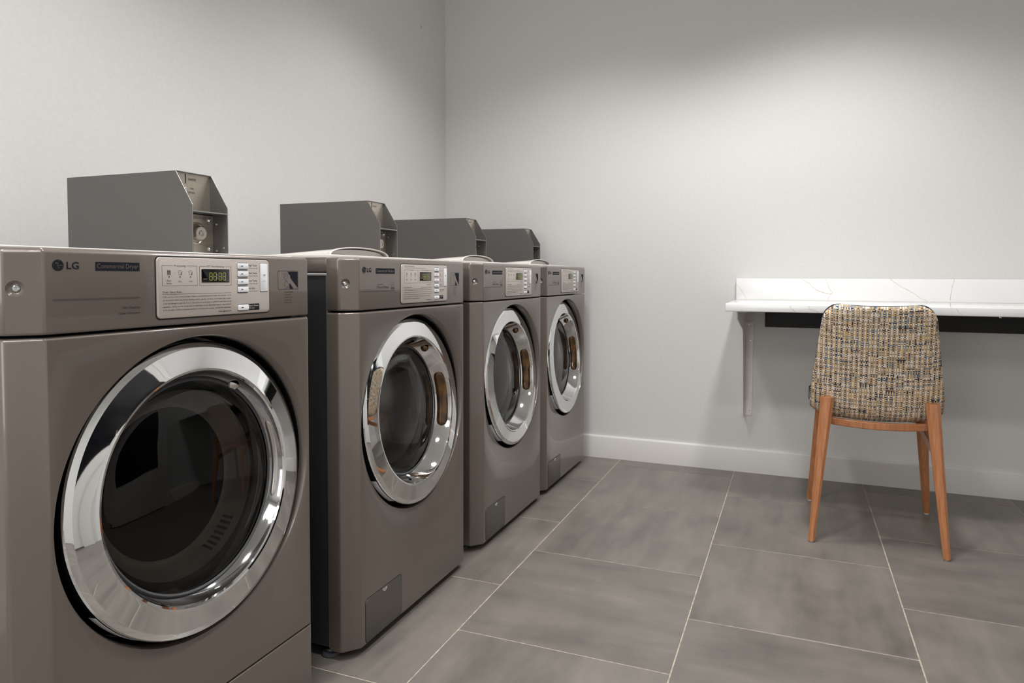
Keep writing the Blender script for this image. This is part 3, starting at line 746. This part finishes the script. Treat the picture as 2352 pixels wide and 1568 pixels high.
# ------------------------------------------------------------------ coin boxes
def coin_box():
    root = thing('coin_box', '', 'coin box')
    w = .103; H = .196; s = .0016
    prof = [(-.415, 0), (0, 0), (0, .1165), (-.050, H), (-.415, H+.0005)]
    q = MB()
    for y in (0, w-s): q.prism([(x, y, z) for x, z in prof], (0, s, 0))
    q.box(-.415, -.0495, s, w-s, H-s, H); q.box(-.415, -.415+s, s, w-s, 0, H-s); q.box(-.415, -.048, s, w-s, 0, s)
    case = q.build('case', m_case, root)
    q = MB()
    for y in (0, w):
        q = MB(); stroke3(q, [(0, y, 0), (0, y, .1165)], .0008); q.build('bright_edge', m_edge, case)
        q = MB(); stroke3(q, [(0, y, .1165), (-.050, y, H)], .0008); q.build('bright_edge', m_edge, case)
    q = MB(); stroke3(q, [(-.050, 0, H), (-.050, w, H)], .0009); q.build('bright_edge', m_edge, case)
    q = MB(); q.box(-.056, -.054, s, w-s, .100, H-s); fp = q.build('face_plate', m_nickel, root)
    q = MB(); q.box(-.0545, -.0535, .0295, .0318, .170, .1925); q.build('coin_slot', m_matte, fp)
    q = MB(); q.lathe([(0, .0006), (.006, .0004), (.0068, .0)], lambda r, a, t: (-.0538+a, .031+r*math.cos(t)*.8, .154+r*math.sin(t)*1.1), 16); q.build('return_button', m_steel, fp)
    q = MB(); X = -.0537
    text(q, 'QUARTERS', .0380, .1785, .0225, .0052, X); text(q, 'COIN', .0425, .1575, .0105, .0042, X); text(q, 'RETURN', .0386, .1480, .0178, .0044, X)
    q.build('printed_text', m_print, fp, flat=True, kind='stuff')
    q = MB(); q.box(-.056, -.0008, s, w-s, .101, .1028); q.build('shelf', m_case, root)
    q = MB(); q.box(-.001, .0002, s, w-s, .1005, .1032); q.build('shelf_edge', m_edge, root)
    q = MB(); q.box(-.046, -.044, s, .1005, .0016, .0985); lp = q.build('lock_plate', m_nickel, root)
    q = MB(); q.box(-.0475, -.0462, s, w-s, .0016, .1005); q.build('recess_back', m_matte, root)
    q = MB(); q.box(-.0441, -.0436, .002, .1000, .0275, .0280); q.build('plate_seam', m_case, lp)
    lx = lambda r, a, t: (-.044+a, .0505+r*math.cos(t), .0535+r*math.sin(t))
    q = MB(); q.lathe([(.027, 0), (.0265, .002), (.023, .003), (.020, .0015), (.0185, .002), (.0178, .012), (.0150, .016), (.0075, .0165), (.0066, .0150), (.0062, .013), (0, .013)], lx, 40); lock = q.build('lock', m_nickel, lp, 35)
    q = MB(); q.lathe([(.0062, .0131), (.0052, .0145), (.0030, .0150), (.0024, .0132), (0, .0132)], lx, 20); q.build('keyway', m_zinc, lock)
    q = MB(); text(q, 'GREENWALD', .0800, .0878, .0480, .0068, -.0437, 'R'); q.build('embossed_text', m_case, lp, flat=True, kind='stuff')
    for y, z in ((.0885, .0880), (.0885, .0165)):
        q = MB(); q.lathe([(.0052, 0), (.005, .0022), (.003, .0038), (.0012, .0038), (0, .0026)], lambda r, a, t: (-.044+a, y+r*math.cos(t), z+r*math.sin(t)), 16); q.build('screw', m_zinc, lp)
    for x, z in ((-.034, .078), (-.034, .014), (-.012, .020), (-.010, .004)):
        q = MB(); q.lathe([(.0026, 0), (.0022, .0010), (0, .0014)], lambda r, a, t: (x+r*math.cos(t), w-s-a, z+r*math.sin(t)), 12); q.build('rivet', m_zinc, root)
    return root
def stroke3(q, pts, w):
    for a, b in zip(pts, pts[1:]):
        lo = [min(a[i], b[i])-w/2 for i in range(3)]; hi = [max(a[i], b[i])+w/2 for i in range(3)]
        if sum(1 for i in range(3) if abs(a[i]-b[i]) > 1e-6) == 1: q.box(lo[0], hi[0], lo[1], hi[1], lo[2], hi[2])
        else:
            d = (Vector(b)-Vector(a)).normalized(); n = Vector((-d.z, 0, d.x))*w/2; v = Vector((0, w/2, 0))
            A, B = Vector(a), Vector(b)
            q.prism([tuple(A+n+v), tuple(A-n+v), tuple(A-n-v), tuple(A+n-v)], tuple(B-A))
cb = coin_box()
spots = [(-1.29, 1.1737, 1.0450, 'grey steel coin box with visible lock standing on the nearest dryer'),
         (-1.29, 1.9256, 1.0538, 'grey steel coin box on the washer beside the dryer, second from the left'),
         (-1.29, 2.6504, 1.0538, 'grey steel coin box on the middle washer, third from the left'),
         (-1.29, 3.3360, 1.0538, 'grey steel coin box on the farthest washer, against the back corner')]
for k, (x, y, z, lb) in enumerate(spots):
    o = cb if k == 0 else copy_tree(cb)
    o.location = (x, y, z); o['label'] = lb; o['group'] = 'coin boxes on top of the laundry machines'

# ------------------------------------------------------------------ desk on the back wall
SX = -.279; DY = 3.035; DZ0, DZ1 = .8485, .8825
desk = thing('wall_desk', 'white quartz counter with gold veins and low upstand, mounted on the back wall', 'counter', (0, 0, 0))
q = MB(); q.box(SX-.0015, XR-.004, DY, YB-.001, DZ0, DZ1, b=.0035); q.build('worktop', m_quartz, desk)
UY = YB-.022
q = MB(); q.box(SX+.0005, XR-.004, UY, YB-.001, DZ1+.0008, .9897, b=.0012); q.build('upstand', m_quartz, desk)
q = MB(); q.box(SX+.002, XR-.005, UY-.0012, UY+.001, DZ1-.0002, DZ1+.0012); q.build('joint_seal', mat('joint_seal', srgb(200, 196, 190), .6), desk)
def wpt(u, v, ax, val):
    d = F + R2*((u-CX)/FPX) - U2*((v-CY)/FPX); o = Vector((0, 0, 1)); k = 'xyz'.index(ax); return o+d*((val-o[k])/d[k])
VE = MB()
def vein(pts, ax, val, w, seed):
    r = random.Random(seed); P = [wpt(u, v, ax, val) for u, v in pts]
    for a, b in zip(P, P[1:]):
        n = max(2, int((b-a).length/.006)); prev = a
        for i in range(1, n+1):
            c = a.lerp(b, i/n)
            if i < n:
                j = r.uniform(-.0012, .0012); j2 = r.uniform(-.0012, .0012)
                c = c + (Vector((j, 0, j2)) if ax == 'y' else Vector((j, j2, 0)))
            d = (c-prev)
            if d.length > 1e-6:
                d.normalize(); nn = Vector((-d.z, 0, d.x)) if ax == 'y' else Vector((-d.y, d.x, 0))
                ww = w*r.uniform(.5, 1.2)/2
                VE.poly([tuple(prev-nn*ww), tuple(c-nn*ww), tuple(c+nn*ww), tuple(prev+nn*ww)])
            prev = c
yv = UY-.0003
vein([(1691, 652), (1704, 668), (1710, 677), (1715, 687)], 'y', yv, .0016, 1)
vein([(1841, 640), (1850, 646), (1858, 650), (1866, 659), (1878, 667), (1888, 671), (1900, 674), (1909, 675), (1913, 671)], 'y', yv, .0020, 2)
vein([(1896, 640), (1900, 650), (1903, 660), (1908, 667), (1913, 671)], 'y', yv, .0014, 3)
vein([(1909, 675), (1903, 683), (1901, 689)], 'y', yv, .0012, 4)
vein([(2044, 640), (2052, 647), (2070, 658), (2090, 669), (2099, 673), (2112, 684), (2124, 688), (2129, 692)], 'y', yv, .0018, 5)
vein([(2192, 640), (2190, 650), (2186, 663), (2185, 672), (2182, 690)], 'y', yv, .0018, 6)
zt_ = DZ1+.0003
vein([(1715, 689), (1710, 697)], 'z', zt_, .0014, 7); vein([(1901, 691), (1906, 700)], 'z', zt_, .0014, 8)
vein([(2129, 694), (2122, 699), (2112, 702)], 'z', zt_, .0016, 9); vein([(2182, 693), (2184, 706)], 'z', zt_, .0016, 10)
vein([(1818, 702), (1814, 705), (1818, 709), (1829, 717)], 'y', DY-.0003, .0014, 11)
vein([(1858, 702), (1858, 709), (1872, 714), (1886, 719)], 'y', DY-.0003, .0014, 12)
vein([(2197, 708), (2201, 715), (2210, 722)], 'y', DY-.0003, .0014, 13)
VE.build('quartz_vein', m_vein, desk, kind='stuff', flat=True)
# bracket
br = thing('shelf_bracket', 'off-white steel wall bracket with screws, under the left end of the counter', 'bracket', (-.23, YB, .3))
BX = -.2355
q = MB(); pr_ = [(0, -.007), (-.045, -.007), (-.150, .44), (-.50, .515), (-.50, .5475), (0, .5475)]
q.prism([(BX+.23-.002, y, z) for y, z in pr_], (.004, 0, 0)); q.build('arm', m_bracket, br)
q = MB(); q.box(BX+.23+.002, .0365, -.0045, 0, -.007, .4705, b=.0008); q.build('flange', m_bracket, br)
q = MB(); q.box(BX+.23+.0025, .0365, -.50, -.005, .543, .5475, b=.0008); q.build('top_flange', m_bracket, br)
for x, z in ((.0135, .4560), (.0240, .3740), (.0120, .2740), (.0230, .1930), (.0115, .1010), (.0225, .0190)):
    q = MB(); q.lathe([(.0042, 0), (.0036, .0012), (.0016, .0014), (.0012, .0006), (0, .0006)], lambda r, a, t: (x+r*math.cos(t), -.0045-a, z+r*math.sin(t)), 14); q.build('screw', m_steel, br)
rail = thing('support_rail', 'flat black steel rail fixed to the back wall just below the counter', 'rail', (.8, YB, .8))
q = MB(); q.box(-.138-.8, XR-.004-.8, -.008, -.0002, .7465-.8, DZ0-.8-.0006, b=.001); q.build('rail_bar', m_rail, rail)
for x in (.3, .864):
    q = MB(); q.lathe([(.0055, 0), (.0048, .0022), (.002, .003), (0, .0018)], lambda r, a, t: (x-.8+r*math.cos(t), -.008-a, -.8+.8195+r*math.sin(t)), 14); q.build('screw', m_zinc, rail)

# ------------------------------------------------------------------ chair
ch = thing('dining_chair', 'dining chair with tweed-upholstered back and tan wooden legs, facing the counter', 'chair', (.300, 2.982, 0))
ch.rotation_euler = (0, 0, math.radians(-1.2))
def bar(p0, p1, s0, s1, name, b=.3, roll_=0, n=1):
    """tapered bar with chamfered corners between two points; s = (half width x, half depth y)"""
    q = MB(); rings = []
    for k in range(n+1):
        t = k/n; c = Vector(p0).lerp(Vector(p1), t); hx = s0[0]+(s1[0]-s0[0])*t; hy = s0[1]+(s1[1]-s0[1])*t; cch = min(hx, hy)*b*2
        rings.append([(c.x+x_, c.y+y_, c.z) for x_, y_ in ((hx, hy-cch), (hx-cch, hy), (-hx+cch, hy), (-hx, hy-cch), (-hx, -hy+cch), (-hx+cch, -hy), (hx-cch, -hy), (hx, -hy+cch))])
    v = [p for r in rings for p in r]; f = [tuple(range(8)), tuple(range(8*n, 8*n+8))]
    for k in range(n):
        for i in range(8): f.append((k*8+i, k*8+(i+1) % 8, (k+1)*8+(i+1) % 8, (k+1)*8+i))
    q.add(v, f); return q.build(name, m_wood, ch, 30)
for sx in (-1, 1):
    l = bar((sx*.2215, -.255, .006), (sx*.1745, -.193, .543), (.0115, .012), (.0235, .019), 'leg')
    q = MB(); q.lathe([(0, 0), (.0095, 0), (.0105, .003), (.0105, .007)], lambda r, a, t: (sx*.2215+r*math.cos(t), -.255+r*math.sin(t), a), 16); q.build('glide', m_steel, l)
    l = bar((sx*.2285, .255, .006), (sx*.190, .178, .432), (.0125, .013), (.0225, .020), 'leg')
    q = MB(); q.lathe([(0, 0), (.0095, 0), (.0105, .003), (.0105, .007)], lambda r, a, t: (sx*.2285+r*math.cos(t), .255+r*math.sin(t), a), 16); q.build('glide', m_white, l)
# rear rail bowed in plan, side rails, front rail
q = MB(); n = 14
def railring(x, y, z0, z1, th, bev=.004):
    return [(x, y-th, z0+bev), (x, y-th, z1-bev), (x, y-th+bev, z1), (x, y+th-bev, z1), (x, y+th, z1-bev), (x, y+th, z0+bev), (x, y+th-bev, z0), (x, y-th+bev, z0)]
v = []; 
for k in range(n+1):
    u = -1+2*k/n; v += railring(u*.168, -.190+.050*u*u, .432, .458, .011, .003)
f = [tuple(range(8)), tuple(range(8*n, 8*n+8))]+[(k*8+i, k*8+(i+1) % 8, (k+1)*8+(i+1) % 8, (k+1)*8+i) for k in range(n) for i in range(8)]
q.add(v, f); q.build('rear_rail', m_wood, ch, 30)
for sx in (-1, 1):
    q = MB(); v = []
    for k in range(2):
        y = (-.205, .185)[k]; x = sx*(.186, .186)[k]; z = (.352, .376)[k]
        v += [(x-.010, y, z+.004), (x-.010, y, z+.032), (x-.006, y, z+.036), (x+.006, y, z+.036), (x+.010, y, z+.032), (x+.010, y, z+.004), (x+.006, y, z), (x-.006, y, z)]
    q.add(v, [tuple(range(8)), tuple(range(8, 16))]+[(i, (i+1) % 8, 8+(i+1) % 8, 8+i) for i in range(8)]); q.build('side_rail', m_wood, ch, 30)
q = MB(); q.box(-.175, .175, .165, .187, .400, .430, b=.003); q.build('front_rail', m_wood, ch)
# upholstered shell: path (y, z, half width, edge wrap) from the top of the back to the seat front
path = [(-.268, .888), (-.262, .86), (-.250, .81), (-.232, .73), (-.214, .65), (-.198, .58), (-.184, .522), (-.164, .476), (-.130, .452), (-.07, .443), (0, .440), (.08, .440), (.16, .443), (.215, .448), (.235, .453)]
def cr(t):
    n = len(path)-1; x = t*n; i = min(int(x), n-1); f_ = x-i
    P = [path[max(0, i-1)], path[i], path[i+1], path[min(n, i+2)]]
    out = []
    for k in range(2):
        a, b, c, d_ = (p[k] for p in P)
        out.append(.5*(2*b+(c-a)*f_+(2*a-5*b+4*c-d_)*f_**2+(3*b-a-3*c+d_)*f_**3))
    return out
NS = 72; NU = 36
arc = [0]; pp = cr(0)
for k in range(1, NS+1):
    c = cr(k/NS); arc.append(arc[-1]+math.hypot(c[0]-pp[0], c[1]-pp[1])); pp = c
def halfw(k):
    s = arc[k]; tot = arc[-1]
    # straight widening from the top down to the hip, constant on the seat, rounded ends
    w = .183+.046*min(1, s/.36)
    rc = .060
    if s < rc: w -= rc-math.sqrt(max(0, rc*rc-(rc-s)**2))
    e = tot-s
    if e < .05: w -= .05-math.sqrt(max(0, .0025-(.05-e)**2))
    return w
def surf(k, u, off, shrink=0):
    t = k/NS; c = cr(t); a = cr(max(0, t-.01)); b = cr(min(1, t+.01))
    ty, tz = b[0]-a[0], b[1]-a[1]; l = math.hypot(ty, tz); ty /= l; tz /= l
    ny, nz = -tz, ty                                   # towards the sitter: forwards on the back, upwards on the seat
    w = halfw(k)-shrink; x = u*w
    wrap = .036*(abs(u)**2.6)                          # the edges curl towards the sitter
    d = off+wrap
    return Vector((x-.008, c[0]+ny*d, c[1]+nz*d)), arc[k]
def cushion(name, mt, o0, o1, shrink, k0, k1, uvs=True, parent=None):
    bm = bmesh.new(); uvl = bm.loops.layers.uv.new('UVMap'); R_ = {}
    ks = list(range(k0, k1+1))
    def V(side, j, i):
        key = (side, j, i)
        if i in (0, NU) or j in (0, len(ks)-1): pass
        if key not in R_:
            u = -1+2*i/NU
            # soften: pull both skins together near the border
            eb = min(1, min(i, NU-i)/2.5); ej = min(1, min(j, len(ks)-1-j)/2.5); e = math.sqrt(max(0, 1-(1-min(eb, ej))**2))
            mid = (o0+o1)/2; off = mid + ((o0-mid) if side == 0 else (o1-mid))*(.25+.75*e)
            p, s = surf(ks[j], u, off, shrink); R_[key] = (bm.verts.new(p), (p.x+1, 3-s)); 
        return R_[key]
    def face(keys):
        vs = [V(*k) for k in keys]
        try: f = bm.faces.new([q[0] for q in vs])
        except ValueError: return
        for lp, q in zip(f.loops, vs): lp[uvl].uv = q[1]
    J = len(ks)-1
    for j in range(J):
        for i in range(NU):
            face([(0, j, i), (0, j, i+1), (0, j+1, i+1), (0, j+1, i)]); face([(1, j, i), (1, j+1, i), (1, j+1, i+1), (1, j, i+1)])
        face([(0, j, 0), (0, j+1, 0), (1, j+1, 0), (1, j, 0)]); face([(0, j, NU), (1, j, NU), (1, j+1, NU), (0, j+1, NU)])
    for i in range(NU):
        face([(0, 0, i), (1, 0, i), (1, 0, i+1), (0, 0, i+1)]); face([(0, J, i), (0, J, i+1), (1, J, i+1), (1, J, i)])
    bmesh.ops.recalc_face_normals(bm, faces=bm.faces)
    for f in bm.faces: f.smooth = True
    me = bpy.data.meshes.new(name); bm.to_mesh(me); bm.free(); me.materials.append(mt)
    o = bpy.data.objects.new(name, me); COL.objects.link(o); o.parent = parent or ch; return o
cushion('backrest', m_tweed, 0, .026, 0, 0, 48)
cushion('seat_shell', m_tweed, 0, .024, 0, 46, NS)
c1 = cushion('back_pad', m_navy, .022, .040, .003, 1, 40); c1['label'] = 'dark navy front padding'
c2 = cushion('seat_pad', m_navy, .018, .058, -.004, 40, NS); c2['label'] = 'dark navy seat padding'
# navy piping along the border of the back
q = MB(); bord = []
for k in range(44, 1, -1): bord.append(surf(k, -.99, .033)[0])
for i in range(1, 20): bord.append(surf(1, -1+2*i/20, .034)[0])
for k in range(2, 45): bord.append(surf(k, .99, .033)[0])
def tube(q, pts, r, n=8):
    base = len(q.v)
    for i, p in enumerate(pts):
        d = (pts[min(i+1, len(pts)-1)]-pts[max(i-1, 0)]); d = d.normalized() if d.length > 0 else Vector((0, 0, 1))
        a = d.cross(Vector((0, 1, .3))); a = a.normalized() if a.length > .01 else Vector((1, 0, 0)); b = d.cross(a)
        for k in range(n): q.v.append(tuple(p+a*r*math.cos(2*PI*k/n)+b*r*math.sin(2*PI*k/n)))
    for i in range(len(pts)-1):
        for k in range(n): q.f.append((base+i*n+k, base+i*n+(k+1) % n, base+(i+1)*n+(k+1) % n, base+(i+1)*n+k)); q.m.append(0)
tube(q, bord, .0022); q.build('piping', m_navy, ch, 60)
